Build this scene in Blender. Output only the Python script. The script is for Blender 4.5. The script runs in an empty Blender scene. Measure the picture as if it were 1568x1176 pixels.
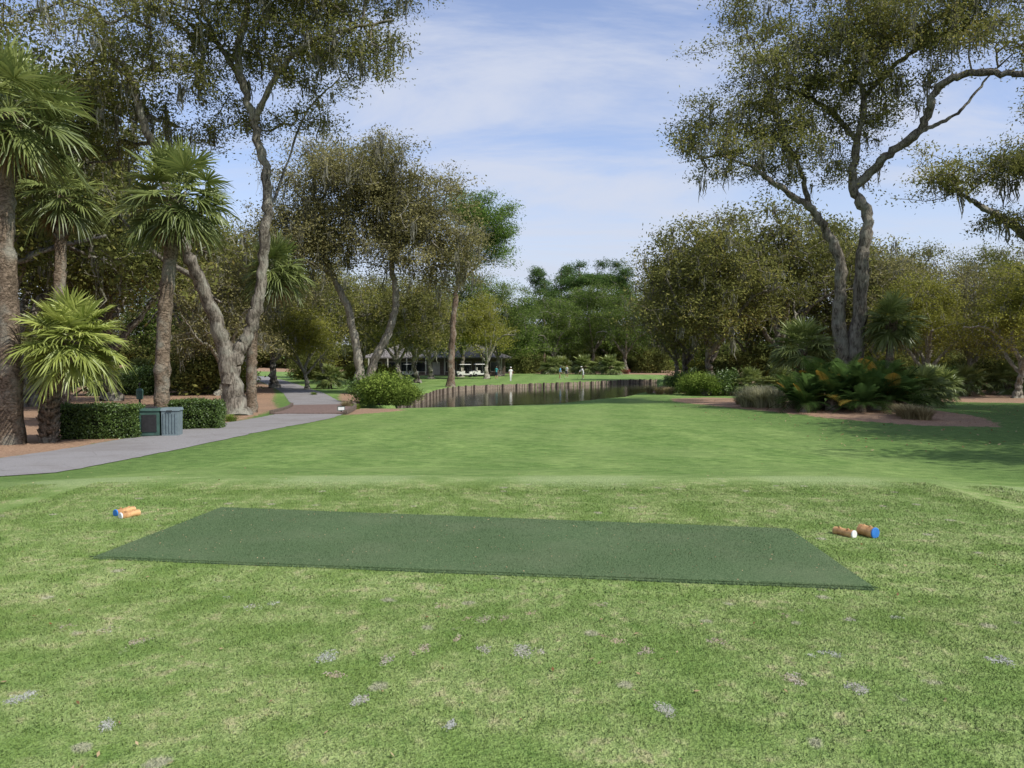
import bpy, math, random
import numpy as np
from mathutils import Vector, Matrix, Quaternion
rng = np.random.default_rng(7)
random.seed(7)
scene = bpy.context.scene
COL = scene.collection

# ------------------------------------------------------------------ camera
PITCH = math.radians(2.02); CAMZ = 1.7; FPX = 1220.0
cam_d = bpy.data.cameras.new("camera"); cam = bpy.data.objects.new("camera", cam_d)
COL.objects.link(cam); cam.location = (0, 0, CAMZ)
cam.rotation_euler = (math.radians(90) - PITCH, 0, 0)
cam_d.sensor_width = 36; cam_d.lens = 28.0; cam_d.clip_end = 5000; cam_d.clip_start = 0.05
scene.camera = cam
scene.view_settings.view_transform = 'Standard'
scene.view_settings.look = 'None'; scene.view_settings.exposure = 0

def S(a, b, d):
    """survey measurement (bearing a, b) at known distance d -> world point"""
    u = (a - 784) / FPX; v = (588 - b) / FPX
    dx, dy, dz = u, math.cos(PITCH) + v * math.sin(PITCH), -math.sin(PITCH) + v * math.cos(PITCH)
    k = d / dy
    return np.array([dx * k, d, CAMZ + dz * k])

# ------------------------------------------------------------------ node helpers
def new_mat(name):
    m = bpy.data.materials.new(name); m.use_nodes = True
    nt = m.node_tree; nt.nodes.clear()
    out = nt.nodes.new('ShaderNodeOutputMaterial')
    return m, nt, out
def nd(nt, typ, ins=None, **props):
    n = nt.nodes.new(typ)
    for k, v in props.items(): setattr(n, k, v)
    for k, v in (ins or {}).items():
        s = n.inputs[k]
        if isinstance(v, bpy.types.NodeSocket): nt.links.new(v, s)
        else: s.default_value = v
    return n
def noise(nt, vec, scale, detail=4, rough=.55, dist=0.0):
    return nd(nt, 'ShaderNodeTexNoise', {'Vector': vec, 'Scale': scale, 'Detail': detail, 'Roughness': rough, 'Distortion': dist}).outputs['Fac']
def mapr(nt, val, a, b, c=0., d=1., smooth=True):
    n = nd(nt, 'ShaderNodeMapRange', {'Value': val, 'From Min': a, 'From Max': b, 'To Min': c, 'To Max': d})
    if smooth: n.interpolation_type = 'SMOOTHSTEP'
    return n.outputs[0]
def mix(nt, fac, a, b, blend='MIX'):
    n = nt.nodes.new('ShaderNodeMix'); n.data_type = 'RGBA'; n.blend_type = blend
    for i, v in ((0, fac), (6, a), (7, b)):
        s = n.inputs[i]
        if isinstance(v, bpy.types.NodeSocket): nt.links.new(v, s)
        else:
            if i > 0 and not isinstance(v, (int, float)) and len(v) == 3: v = (*v, 1)
            s.default_value = v
    return n.outputs[2]
def mth(nt, op, a, b=0.0):
    n = nt.nodes.new('ShaderNodeMath'); n.operation = op
    for i, v in ((0, a), (1, b)):
        if isinstance(v, bpy.types.NodeSocket): nt.links.new(v, n.inputs[i])
        else: n.inputs[i].default_value = v
    return n.outputs[0]
def pos(nt): return nd(nt, 'ShaderNodeNewGeometry').outputs['Position']
def objc(nt): return nd(nt, 'ShaderNodeTexCoord').outputs['Object']
def attr(nt, name): return nd(nt, 'ShaderNodeAttribute', attribute_name=name).outputs['Fac']
def bump(nt, h, strength=.5, dist=.02):
    return nd(nt, 'ShaderNodeBump', {'Height': h, 'Strength': strength, 'Distance': dist}).outputs['Normal']
def princ(nt, out, col, rough=.8, normal=None, spec=.3, metal=0.):
    p = nd(nt, 'ShaderNodeBsdfPrincipled', {'Roughness': rough, 'Metallic': metal, 'Specular IOR Level': spec})
    if isinstance(col, bpy.types.NodeSocket): nt.links.new(col, p.inputs['Base Color'])
    else: p.inputs['Base Color'].default_value = (*col, 1)
    if normal is not None: nt.links.new(normal, p.inputs['Normal'])
    nt.links.new(p.outputs[0], out.inputs[0]); return p

def simple_mat(name, c, rough=.6, var=.25, scale=8, bmp=.2, spec=.3, metal=0., c2=None):
    m, nt, out = new_mat(name)
    o = objc(nt); n = noise(nt, o, scale, 4, .6)
    c2 = c2 or tuple(x * (1 - var) for x in c)
    col = mix(nt, mapr(nt, n, .35, .65), c2, c)
    princ(nt, out, col, rough, bump(nt, n, bmp, .01), spec, metal)
    return m

def leaf_mat(name, c0, c1, c2=None, trans=.35, rough=.6):
    m, nt, out = new_mat(name)
    t = attr(nt, 'tint')
    col = mix(nt, t, c0, c1)
    if c2: col = mix(nt, mapr(nt, t, .8, 1.0, 0, 1, False), col, c2)
    d = nd(nt, 'ShaderNodeBsdfDiffuse', {'Color': col})
    tr = nd(nt, 'ShaderNodeBsdfTranslucent', {'Color': col})
    mx = nd(nt, 'ShaderNodeMixShader', {0: trans, 1: d.outputs[0], 2: tr.outputs[0]})
    if rough < .5:
        gl = nd(nt, 'ShaderNodeBsdfGlossy', {'Color': (.8, .85, .8, 1), 'Roughness': .45})
        mx = nd(nt, 'ShaderNodeMixShader', {0: .05, 1: mx.outputs[0], 2: gl.outputs[0]})
    nt.links.new(mx.outputs[0], out.inputs[0]); return m

def bark_mat(name, c0, c1, zscale=.25):
    m, nt, out = new_mat(name)
    mp = nd(nt, 'ShaderNodeMapping', {'Vector': objc(nt), 'Scale': (1, 1, zscale)}).outputs[0]
    a = noise(nt, mp, 9, 5, .75, .8); b = noise(nt, objc(nt), 1.6, 3)
    col = mix(nt, mapr(nt, a, .38, .62), c0, c1)
    col = mix(nt, mapr(nt, b, .45, .68, 0, .6), col, (.36, .36, .30))
    col = mix(nt, mapr(nt, b, .45, .3, 0, .5), col, c0)
    princ(nt, out, col, .95, bump(nt, a, 1., .10), .1); return m

OAK = leaf_mat("oak_leaves", (.075, .085, .026), (.29, .295, .09), (.40, .34, .11), .35)
OAKD = leaf_mat("dark_oak_leaves", (.055, .07, .022), (.24, .26, .078), (.34, .32, .10), .35)
OAKY = leaf_mat("spring_leaves", (.14, .155, .028), (.38, .38, .085), (.46, .43, .09), .35)
OAKG = leaf_mat("green_oak_leaves", (.045, .078, .02), (.21, .29, .07), (.29, .34, .085), .3)
GREY = leaf_mat("bare_vine_leaves", (.12, .12, .045), (.35, .325, .145), (.38, .34, .14), .35)
PINE = leaf_mat("pine_needles", (.035, .07, .024), (.14, .23, .06))
PALM = leaf_mat("palm_fronds", (.055, .08, .024), (.25, .30, .085), (.34, .38, .12), .3, .4)
PALMY = leaf_mat("young_palm_fronds", (.14, .18, .035), (.40, .46, .11), (.46, .50, .14), .35, .4)
PALMDEAD = leaf_mat("dead_fronds", (.14, .09, .04), (.32, .24, .13))
MOSS = leaf_mat("spanish_moss", (.13, .13, .10), (.33, .325, .255))
HEDGE = leaf_mat("hedge_leaves", (.03, .06, .014), (.14, .22, .045), None, .25, .4)
SHRUB = leaf_mat("shrub_leaves", (.08, .13, .025), (.29, .38, .08), None, .3, .6)
SAGO = leaf_mat("sago_leaves", (.02, .045, .013), (.085, .14, .035), (.46, .27, .05), .2, .6)
TAN = leaf_mat("dry_grass", (.22, .18, .09), (.47, .41, .24))
AZA = leaf_mat("azalea_flowers", (.10, .08, .03), (.38, .09, .09))
BARK = bark_mat("oak_bark", (.07, .06, .048), (.29, .26, .215))
BARKL = bark_mat("pale_bark", (.15, .135, .105), (.44, .41, .34))
BARKP = bark_mat("palm_bark", (.085, .065, .045), (.31, .24, .175), 1.5)
BARKN = bark_mat("pine_bark", (.09, .065, .045), (.26, .19, .14))

# ------------------------------------------------------------------ mesh builder
class MB:
    def __init__(s): s.V=[]; s.F=[]; s.M=[]; s.T=[]; s.n=0
    def add(s, V, F, mat=0, tint=.5):
        V = np.asarray(V, float); F = np.asarray(F, int)
        s.V.append(V); s.F.append(F + s.n); s.n += len(V)
        s.M.append(np.full(len(F), mat, int))
        s.T.append(np.broadcast_to(np.asarray(tint, float), (len(V),)).copy())
    def box(s, c, d, mat=0, rot=0., taper=1.0):
        x, y, z = d[0]/2, d[1]/2, d[2]/2
        v = np.array([[-x,-y,-z],[x,-y,-z],[x,y,-z],[-x,y,-z],[-x*taper,-y*taper,z],[x*taper,-y*taper,z],[x*taper,y*taper,z],[-x*taper,y*taper,z]])
        cr, sr = math.cos(rot), math.sin(rot)
        v = v @ np.array([[cr, sr, 0], [-sr, cr, 0], [0, 0, 1]]) + np.array(c)
        s.add(v, [[0,3,2,1],[4,5,6,7],[0,1,5,4],[1,2,6,5],[2,3,7,6],[3,0,4,7]], mat)
    def mesh(s, name, mats, smooth=False):
        V = np.concatenate(s.V); F = np.concatenate(s.F); M = np.concatenate(s.M); T = np.concatenate(s.T)
        me = bpy.data.meshes.new(name)
        me.vertices.add(len(V)); me.vertices.foreach_set('co', V.ravel())
        me.loops.add(F.size); me.loops.foreach_set('vertex_index', F.ravel().astype(np.int32))
        me.polygons.add(len(F)); me.polygons.foreach_set('loop_start', (np.arange(len(F))*4).astype(np.int32))
        for m in mats: me.materials.append(m)
        me.polygons.foreach_set('material_index', M.astype(np.int32))
        sm = np.isin(M, smooth) if isinstance(smooth, (list, tuple)) else np.full(len(F), bool(smooth))
        me.polygons.foreach_set('use_smooth', sm)
        a = me.attributes.new('tint', 'FLOAT', 'POINT'); a.data.foreach_set('value', T)
        me.update(calc_edges=True); return me
    def obj(s, name, mats, smooth=False, loc=(0,0,0), parent=None):
        o = bpy.data.objects.new(name, s.mesh(name, mats, smooth)); COL.objects.link(o)
        o.location = loc
        if parent: o.parent = parent
        return o
def empty(name, loc=(0,0,0), rz=0):
    e = bpy.data.objects.new(name, None); COL.objects.link(e); e.location = loc; e.rotation_euler[2] = rz
    e.empty_display_size = .3; return e
def inst(name, me, loc, s=1., rz=0., parent=None):
    o = bpy.data.objects.new(name, me); COL.objects.link(o); o.location = loc
    o.scale = (s, s, s) if not isinstance(s, tuple) else s
    o.rotation_euler[2] = rz
    if parent: o.parent = parent
    return o

def norm(v): return v / np.maximum(np.linalg.norm(v, axis=-1, keepdims=True), 1e-9)
def catmull(P, n=6):
    P = np.asarray(P, float); P = np.vstack([2*P[0]-P[1], P, 2*P[-1]-P[-2]]); out = []
    for i in range(1, len(P)-2):
        for t in np.linspace(0, 1, n, endpoint=False):
            a, b, c, d = P[i-1], P[i], P[i+1], P[i+2]
            out.append(.5*((2*b)+(-a+c)*t+(2*a-5*b+4*c-d)*t*t+(-a+3*b-3*c+d)*t**3))
    out.append(P[-2]); return np.array(out)
def sweep(P, R, sides=10, rough=0., rg=rng):
    P = np.asarray(P, float); n = len(P)
    T = norm(np.gradient(P, axis=0)); u = norm(np.cross(T[0], [0.13, 1, 0.07])); V = []
    ang = np.arange(sides)*2*math.pi/sides
    prof = 1 + rough*rg.normal(size=sides)
    for i in range(n):
        u = norm(u - T[i]*np.dot(u, T[i])); w = np.cross(T[i], u)
        r = R[i]*(prof + rough*.5*rg.normal(size=sides))
        V.append(P[i] + (np.cos(ang)*r)[:, None]*u + (np.sin(ang)*r)[:, None]*w)
    V = np.concatenate(V); F = []
    for i in range(n-1):
        for k in range(sides):
            a = i*sides+k; b = i*sides+(k+1) % sides
            F.append([a, b, b+sides, a+sides])
    return V, np.array(F)
def prisms(A, B, ra, rb, k=4):
    t = norm(B-A); ref = np.where(np.abs(t[:, 2:3]) < .9, [[0, 0, 1.]], [[1., 0, 0]])
    u = norm(np.cross(t, ref)); w = np.cross(t, u); V = []
    for P, r in ((A, ra), (B, rb)):
        for i in range(k):
            an = 2*math.pi*i/k
            V.append(P + u*(math.cos(an)*r)[:, None] + w*(math.sin(an)*r)[:, None])
    V = np.stack(V, 1); n = len(A); base = (np.arange(n)*2*k)[:, None]; F = []
    for i in range(k):
        j = (i+1) % k; F.append(base + np.array([[i, j, k+j, k+i]]))
    return V.reshape(-1, 3), np.concatenate(F)
def leaves(P, s, asp=.42, up=.6, rg=rng):
    n = len(P); N = norm(rg.normal(size=(n, 3)) + np.array([0, 0, up])); a = norm(np.cross(N, rg.normal(size=(n, 3)))); b = np.cross(N, a)
    s = (s*rg.uniform(.6, 1.3, n))[:, None]
    V = np.stack([P-a*s, P+b*s*asp, P+a*s, P-b*s*asp], 1).reshape(-1, 3)
    return V, np.arange(n*4).reshape(n, 4)
def ribbons(P, L, w, rg=rng, sway=.12):
    n = len(P); an = rg.uniform(0, 2*math.pi, n); u = np.stack([np.cos(an), np.sin(an), 0*an], 1)
    w = w*rg.uniform(.5, 1.4, n); rows = []
    for t, ww in ((0, .5), (.35, 1.), (.7, .7), (1, .12)):
        c = P + np.stack([rg.normal(0, sway, n)*t*L, rg.normal(0, sway, n)*t*L, -t*L], 1)
        rows += [c-u*(w*ww)[:, None], c+u*(w*ww)[:, None]]
    V = np.stack(rows, 1).reshape(-1, 3); b = (np.arange(n)*8)[:, None]
    F = np.concatenate([b+np.array([[0, 1, 3, 2]]), b+np.array([[2, 3, 5, 4]]), b+np.array([[4, 5, 7, 6]])])
    return V, F

def grow(name, limbs, blobs, seed, clusters=90, per=9, nleaf=80, ls=.075, sig=.42, csig=.9, mats=None, moss=0, flare=True, asp=.42, mosslen=1.0, twig=.011, up=1.1):
    """mats: [bark, leaf, moss]"""
    rg = np.random.default_rng(seed); mb = MB()
    cap = 60000; N = np.zeros((cap, 3)); par = np.full(cap, -1); LR = np.zeros(cap); n = 0
    for li, (pts, r0, r1) in enumerate(limbs):
        C = catmull(pts, 8); k = len(C); t = np.linspace(0, 1, k)
        C[1:] += rg.normal(0, .05, (k-1, 3))*min(1, r0*4)
        R = r0 + (r1-r0)*t**.8
        R = R*(1+.08*rg.normal(size=k))
        if flare and abs(pts[0][2]) < .6: R = R*(1+.8*np.exp(-(C[:, 2]-C[0, 2])/.45))
        V, F = sweep(C, R, 14, .10, rg); mb.add(V, F, 0)
        N[n:n+k] = C; LR[n:n+k] = R; par[n:n+k] = np.arange(n-1, n+k-1); par[n] = -1; n += k
    nl = n; zt = N[:nl, 2].max(); lowpen = np.where(N[:nl, 2] < .28*zt, 3., 0.)
    W = np.array([(b[1][0]*b[1][1]*b[1][2])**.6*(b[2] if len(b) > 2 else 1.) for b in blobs])
    ch = rg.choice(len(blobs), clusters, p=W/W.sum())
    D = norm(rg.normal(size=(clusters, 3))); rad = rg.uniform(0, 1, clusters)**.4
    CC = np.array([blobs[c][0] for c in ch]) + D*rad[:, None]*np.array([blobs[c][1] for c in ch])
    dd = np.array([np.min(np.linalg.norm(N[:nl]-c, axis=1)) for c in CC]); order = np.argsort(dd)
    AT = []; ATt = []
    for oi in order:
        c = CC[oi]; v = N[:n]-c; cost = np.linalg.norm(v, axis=1) + .6*np.maximum(0, v[:, 2]); cost[:nl] += lowpen
        j = int(np.argmin(cost)); A = N[j]; L = np.linalg.norm(c-A); m = max(2, int(L/.6))
        ctrl = (A+c)/2 + np.array([0, 0, .14*L]) + rg.normal(0, .12, 3)*L
        pr = j
        for q in range(1, m+1):
            t = q/m; p = (1-t)**2*A + 2*t*(1-t)*ctrl + t*t*c + (rg.normal(0, .09, 3) if q < m else 0)
            N[n] = p; par[n] = pr; pr = n; n += 1
        ct = rg.uniform(.0, 1.)
        for a in range(per):
            p = c + rg.normal(size=3)*np.array([csig, csig, csig*.55]); v = np.linalg.norm(N[:n]-p, axis=1); j = int(np.argmin(v)); A = N[j]
            mid = (A+p)/2 + rg.normal(0, .1, 3)*v[j]
            N[n] = mid; par[n] = j; n += 1
            N[n] = p; par[n] = n-1; n += 1
            AT.append(p); ATt.append(ct)
            AT.append(mid); ATt.append(ct)
    cnt = np.zeros(n)
    for i in range(n-1, nl-1, -1):
        if cnt[i] == 0: cnt[i] = 1
        if par[i] >= nl: cnt[par[i]] += cnt[i]
    R = twig*cnt[:n]**.47
    idx = np.arange(nl, n); pa = par[idx]
    ra = np.where(pa >= nl, R[pa], np.minimum(R[idx]*1.15, np.maximum(LR[pa]*.9, .02))); rb = np.minimum(R[idx], ra)
    V, F = prisms(N[pa], N[idx], ra, rb, 4); mb.add(V, F, 0)
    AT = np.array(AT); ATt = np.array(ATt)
    P = np.repeat(AT, nleaf//2, 0); tt = np.repeat(ATt, nleaf//2)
    P = P + rg.normal(size=P.shape)*np.array([sig, sig, sig*.6])
    V, F = leaves(P, ls, asp, up, rg); mb.add(V, F, 1, np.repeat(np.clip(tt*.6+rg.uniform(0, .45, len(P)), 0, 1), 4))
    if moss:
        cand = idx[N[idx, 2] > .2*zt]
        q = rg.choice(cand, moss); k = 9
        P = np.repeat(N[q], k, 0) + rg.normal(0, .12, (moss*k, 3))*np.array([1, 1, .6]); L = np.repeat(rg.uniform(.25, 1.3, moss)**1.5, k)*rg.uniform(.4, 1.1, moss*k)*mosslen
        V, F = ribbons(P, L, .036, rg, .11); mb.add(V, F, 2, np.repeat(rg.uniform(0, 1, len(P)), 8))
    return mb.mesh(name, mats, [0])

# ------------------------------------------------------------------ terrain
prof_y = np.array([-2000, 0, 9.6, 10.8, 12.5, 15, 20, 30, 50, 80, 110, 200, 3000.])
prof_z = np.array([0, 0, 0.02, .04, -.14, -.42, -.64, -.86, -1.22, -1.4, -1.42, -1.3, -1.3])
ys = np.linspace(-20, 220, 2401); zs = np.interp(ys, prof_y, prof_z); ker = np.hanning(15); ker /= ker.sum()
zs = np.concatenate([zs[:7], np.convolve(zs, ker, 'valid'), zs[-7:]])
POND = np.array([(-9.5, 45.), (-8.2, 54), (-7.4, 62), (-6.8, 75), (-4.5, 84), (0, 88), (8, 96), (16, 105), (19.5, 107), (17.5, 94), (13.5, 75), (8.5, 60.5), (3, 51.5), (-3, 46.5), (-7, 44.)], float)
def poly_sd(x, y, P):
    """positive inside"""
    d = np.full(x.shape, 1e9); ins = np.zeros(x.shape, bool); n = len(P)
    for i in range(n):
        a = P[i]; b = P[(i+1) % n]; e = b-a
        t = np.clip(((x-a[0])*e[0]+(y-a[1])*e[1])/(e@e), 0, 1)
        d = np.minimum(d, np.hypot(x-a[0]-t*e[0], y-a[1]-t*e[1]))
        c = ((a[1] > y) != (b[1] > y)) & (x < (b[0]-a[0])*(y-a[1])/((b[1]-a[1]) if b[1] != a[1] else 1e-9)+a[0])
        ins ^= c
    return np.where(ins, d, -d)
def sst(a, b, x): t = np.clip((x-a)/(b-a), 0, 1); return t*t*(3-2*t)
WZ = -1.88
def ground_z(x, y, pond=True):
    x = np.asarray(x, float); y = np.asarray(y, float)
    z = np.interp(y, ys, zs)
    z = z - .22*sst(4.8, 8.5, x)*sst(30, 12, y) - .10*sst(4.8, 8, -x)*sst(30, 10, y)
    z = z + .35*np.exp(-(((x-16)/4)**2+((y-40)/7)**2))
    z = z + .03*np.sin(x*.31+.5)*np.sin(y*.23)*sst(10, 20, y)
    z = z + sst(28, 120, np.abs(x))*1.5*sst(40, 120, y)
    if pond:
        sd = poly_sd(x, y, POND)
        far = sst(.0, 1., (y-58)/20 - (x-3)/22)   # bulkhead side drops fast
        wdt = 1.2*(1-far)+.45*far
        z = z - 1.5*np.clip(sd/wdt, 0, 1) - .12*sst(-4, 0, sd)*(1-far)
    return z
def gz(x, y): return float(ground_z(np.array([x]), np.array([y]), False)[0])

STRAW = [np.array(p, float) for p in (
 [(-11.7, -20), (-11.5, 12), (-11.4, 25), (-11, 33), (-12.3, 42), (-15.6, 52), (-19.6, 66), (-24, 80), (-30, 95), (-60, 118), (-400, 118), (-400, -20)],
 [(-7.6, 36), (-5.4, 40), (-6.3, 44), (-10.5, 44), (-8.8, 57), (-9, 64), (-13.8, 64), (-12, 55), (-9.6, 46), (-8.3, 41)],
 [(10.3, 51), (11.4, 40), (13.0, 33), (14.8, 28.6), (17.3, 28.0), (19.6, 33), (20.5, 42), (19.5, 52), (14, 57), (11.0, 55)],
 [(12, 66), (19, 60), (26, 52), (38, 44), (400, 34), (400, 300), (-400, 300), (-400, 150), (-60, 150), (-20, 148), (0, 140), (25, 132), (24, 110), (17, 86), (11.5, 72)],
)]
gx = np.concatenate([-np.geomspace(1500, 47, 26), np.arange(-46, 46.01, .4), np.geomspace(47, 1500, 26)])
gy = np.concatenate([[-200, -100, -50, -30], np.arange(-20, 118.01, .4), np.geomspace(119, 3000, 36)])
X, Y = np.meshgrid(gx, gy); Z = ground_z(X, Y)
sdS = np.full(X.shape, -50.)
for P in STRAW: sdS = np.maximum(sdS, poly_sd(X, Y, P))
rough = sst(.0, 2.2, np.abs(X-1.0)-np.interp(Y, [0, 12, 40, 60, 3000], [6.5, 6.8, 7.5, 8.5, 9])) * sst(60, 50, Y)
ny, nx = X.shape; I = np.arange(nx*ny).reshape(ny, nx)
g = MB(); g.add(np.stack([X.ravel(), Y.ravel(), Z.ravel()], 1), np.stack([I[:-1, :-1], I[:-1, 1:], I[1:, 1:], I[1:, :-1]], -1).reshape(-1, 4))

def tee_color(nt, p, n2, n1):
    col = mix(nt, mapr(nt, n2, .36, .64), (.155, .235, .062), (.275, .345, .13))
    col = mix(nt, mapr(nt, n1, .35, .65, 0, .4), col, (.155, .25, .07))
    n3 = noise(nt, p, 8, 3, .65)
    tan = mth(nt, 'MULTIPLY', mapr(nt, n3, .5, .68), mapr(nt, n2, .42, .64))
    col = mix(nt, mth(nt, 'MULTIPLY', tan, .6), col, (.44, .38, .24))
    col = mix(nt, mapr(nt, n3, .5, .3, 0, .4), col, (.08, .165, .035))
    sepp = nd(nt, 'ShaderNodeTexVoronoi', {'Vector': p, 'Scale': 2.3, 'Randomness': 1.}, feature='F1').outputs['Distance']
    col = mix(nt, mapr(nt, mth(nt, 'ADD', sepp, mth(nt, 'MULTIPLY', n3, .25)), .20, .27, .6, 0.), col, (.40, .36, .29))
    return col
m_ground, nt, out = new_mat("ground_turf_and_straw")
p = pos(nt); n1 = noise(nt, p, .28, 3); n2 = noise(nt, p, 1.7, 5, .68); n4 = noise(nt, p, 50, 2, .6); n5 = noise(nt, p, 4, 5, .7)
tee = tee_color(nt, p, n2, n1)
sp = nd(nt, 'ShaderNodeSeparateXYZ', {0: p}); x, y = sp.outputs[0], sp.outputs[1]
fw = mix(nt, mapr(nt, n2, .35, .65), (.120, .205, .055), (.185, .275, .085))
fw = mix(nt, 1., fw, mix(nt, mapr(nt, n5, .3, .7), (.72, .76, .72), (1.26, 1.23, 1.2)), 'MULTIPLY')
fw = mix(nt, mapr(nt, n1, .4, .65, 0, .35), fw, (.20, .27, .095))
wob = mth(nt, 'ADD', mth(nt, 'MULTIPLY', y, -.10), x)
st = mapr(nt, mth(nt, 'SINE', mth(nt, 'MULTIPLY', mth(nt, 'ADD', mth(nt, 'ADD', wob, mth(nt, 'MULTIPLY', n1, 1.6)), mth(nt, 'MULTIPLY', n2, .35)), 1.9)), -.6, .6)
st2 = mapr(nt, mth(nt, 'SINE', mth(nt, 'MULTIPLY', mth(nt, 'ADD', mth(nt, 'ADD', y, mth(nt, 'MULTIPLY', n1, 4.)), mth(nt, 'MULTIPLY', x, 1.3)), 1.0)), -.6, .6)
fw = mix(nt, 1., fw, mix(nt, st, (.93, .95, .93), (1.07, 1.05, 1.07)), 'MULTIPLY')
fw = mix(nt, 1., fw, mix(nt, st2, (.95, .965, .95), (1.05, 1.035, 1.05)), 'MULTIPLY')
bandp = mth(nt, 'ADD', y, mth(nt, 'MULTIPLY', n1, .8))
band = mth(nt, 'MULTIPLY', mapr(nt, bandp, 10.3, 11.0), mapr(nt, bandp, 12.2, 11.4))
crest = mapr(nt, mth(nt, 'ADD', y, mth(nt, 'MULTIPLY', n1, 1.2)), 10.2, 13.0)
col = mix(nt, crest, tee, fw)
col = mix(nt, mth(nt, 'MULTIPLY', band, mapr(nt, st, 0, 1, .15, .7)), col, (.28, .35, .16))
col = mix(nt, mth(nt, 'MULTIPLY', attr(nt, 'rough'), .75), col, mix(nt, mapr(nt, n5, .3, .7), (.068, .13, .034), (.13, .21, .058)))
col = mix(nt, 1., col, mix(nt, mapr(nt, n4, .3, .7), (.8, .82, .78), (1.2, 1.18, 1.2)), 'MULTIPLY')
ns = noise(nt, p, 14, 5, .75, 1.5)
straw = mix(nt, mapr(nt, ns, .32, .68), (.16, .095, .06), (.50, .335, .225))
straw = mix(nt, mapr(nt, n1, .42, .65, 0, .6), straw, (.25, .175, .12))
edge = mth(nt, 'ADD', attr(nt, 'straw'), mapr(nt, n5, .2, .8, -.6, .6, False))
col = mix(nt, mapr(nt, edge, -.04, .10), col, straw)
col = mix(nt, mapr(nt, attr(nt, 'bank'), .25, .6), col, (.07, .055, .035))
hh = mth(nt, 'ADD', n4, mth(nt, 'MULTIPLY', n5, .8))
princ(nt, out, col, .95, bump(nt, hh, .6, .05), .1)
go = g.obj("ground", [m_ground], True)
for nm, arr in (('rough', rough), ('straw', sdS), ('bank', np.clip(poly_sd(X, Y, POND), 0, 5))):
    a = go.data.attributes.new(nm, 'FLOAT', 'POINT'); a.data.foreach_set('value', arr.ravel().astype(float))

# near turf: real blades, instanced patches
m_blade, nt, out = new_mat("grass_blades")
p = pos(nt); col = tee_color(nt, p, noise(nt, p, 1.7, 3, .68), noise(nt, p, .28, 2))
t = attr(nt, 'tint'); col = mix(nt, 1., col, mix(nt, t, (.66, .72, .60), (1.45, 1.38, 1.45)), 'MULTIPLY')
upv = nd(nt, 'ShaderNodeVectorMath', {0: nd(nt, 'ShaderNodeVectorMath', {0: nd(nt, 'ShaderNodeNewGeometry').outputs['Normal'], 3: .35}, operation='SCALE').outputs[0], 1: (0, 0, 1)}, operation='ADD').outputs[0]
upv = nd(nt, 'ShaderNodeVectorMath', {0: upv}, operation='NORMALIZE').outputs[0]
d = nd(nt, 'ShaderNodeBsdfDiffuse', {'Color': col, 'Normal': upv}); nt.links.new(d.outputs[0], out.inputs[0])
def blade_patch(n, h, w, seed):
    r = np.random.default_rng(seed); P = np.concatenate([r.uniform(-.5, .5, (n, 2)), np.zeros((n, 1))], 1)
    an = r.uniform(0, 2*math.pi, n); u = np.stack([np.cos(an), np.sin(an), 0*an], 1)*w/2
    H = h*r.uniform(.5, 1.2, n); lean = r.normal(0, .55, (n, 2))*H[:, None]; T = P+np.concatenate([lean, H[:, None]], 1)
    V = np.stack([P-u, P+u, T+u*.35, T-u*.35], 1).reshape(-1, 3)
    b = MB(); b.add(V, np.arange(n*4).reshape(n, 4), 0, np.repeat(r.uniform(0, 1, n), 4)); return b.mesh("grass_patch", [m_blade])
pA = [blade_patch(9000, .014, .004, 1), blade_patch(9000, .014, .004, 2)]
pB = [blade_patch(4500, .013, .006, 3)]
ge = empty("lawn_grass")
for yy in range(2, 11):
    hw = int(.68*yy+2)
    for xx in range(-hw, hw+1):
        ms = pA if yy < 6 else pB
        inst("grass_patch", random.choice(ms), (xx, yy, gz(xx, yy)-.001), 1., random.randrange(4)*math.pi/2, ge)

# ------------------------------------------------------------------ tee mat
m_mat, nt, out = new_mat("artificial_turf"); o_ = pos(nt)
nf = noise(nt, o_, 90, 3, .7); nl_ = noise(nt, o_, 1.2, 3); nm_ = noise(nt, o_, 14, 4, .7)
c = mix(nt, mapr(nt, nf, .35, .65), (.046, .085, .036), (.13, .19, .09))
c = mix(nt, mapr(nt, nl_, .4, .7, 0, .45), c, (.13, .165, .09)); c = mix(nt, mapr(nt, nm_, .55, .75, 0, .35), c, (.15, .20, .10))
princ(nt, out, c, .95, bump(nt, nf, .8, .012), .1)
A0, A1, A2, A3 = [np.array(v) for v in ((-3.52, 6.55), (2.64, 5.66), (2.72, 7.68), (-3.24, 8.78))]
nu, nv = 150, 50; u = np.linspace(0, 1, nu); v = np.linspace(0, 1, nv); U, Vv = np.meshgrid(u, v)
Pm = (A0*(1-U[..., None])+A1*U[..., None])*(1-Vv[..., None])+(A3*(1-U[..., None])+A2*U[..., None])*Vv[..., None]
Pm[0, :, 1] += .014*np.sin(u*23)+rng.normal(0, .006, nu); Pm[-1, :, 1] += .02*np.sin(u*11+1)+rng.normal(0, .006, nu)
Pm[:, 0, 0] += rng.normal(0, .008, nv); Pm[:, -1, 0] += rng.normal(0, .008, nv)
hm = .034 + .005*np.sin(U*17)*np.cos(Vv*5) + .014*np.exp(-(((1-U)*9)**2+(Vv*4)**2))
edge_ = np.minimum(np.minimum(U*6, (1-U)*6), np.minimum(Vv*2, (1-Vv)*2)); hm = np.where(edge_ < .0005, 0.0, hm)
I2 = np.arange(nu*nv).reshape(nv, nu)
mb = MB(); mb.add(np.stack([Pm[..., 0].ravel(), Pm[..., 1].ravel(), hm.ravel()], 1), np.stack([I2[:-1, :-1], I2[:-1, 1:], I2[1:, 1:], I2[1:, :-1]], -1).reshape(-1, 4))
nfb = 50000
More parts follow.
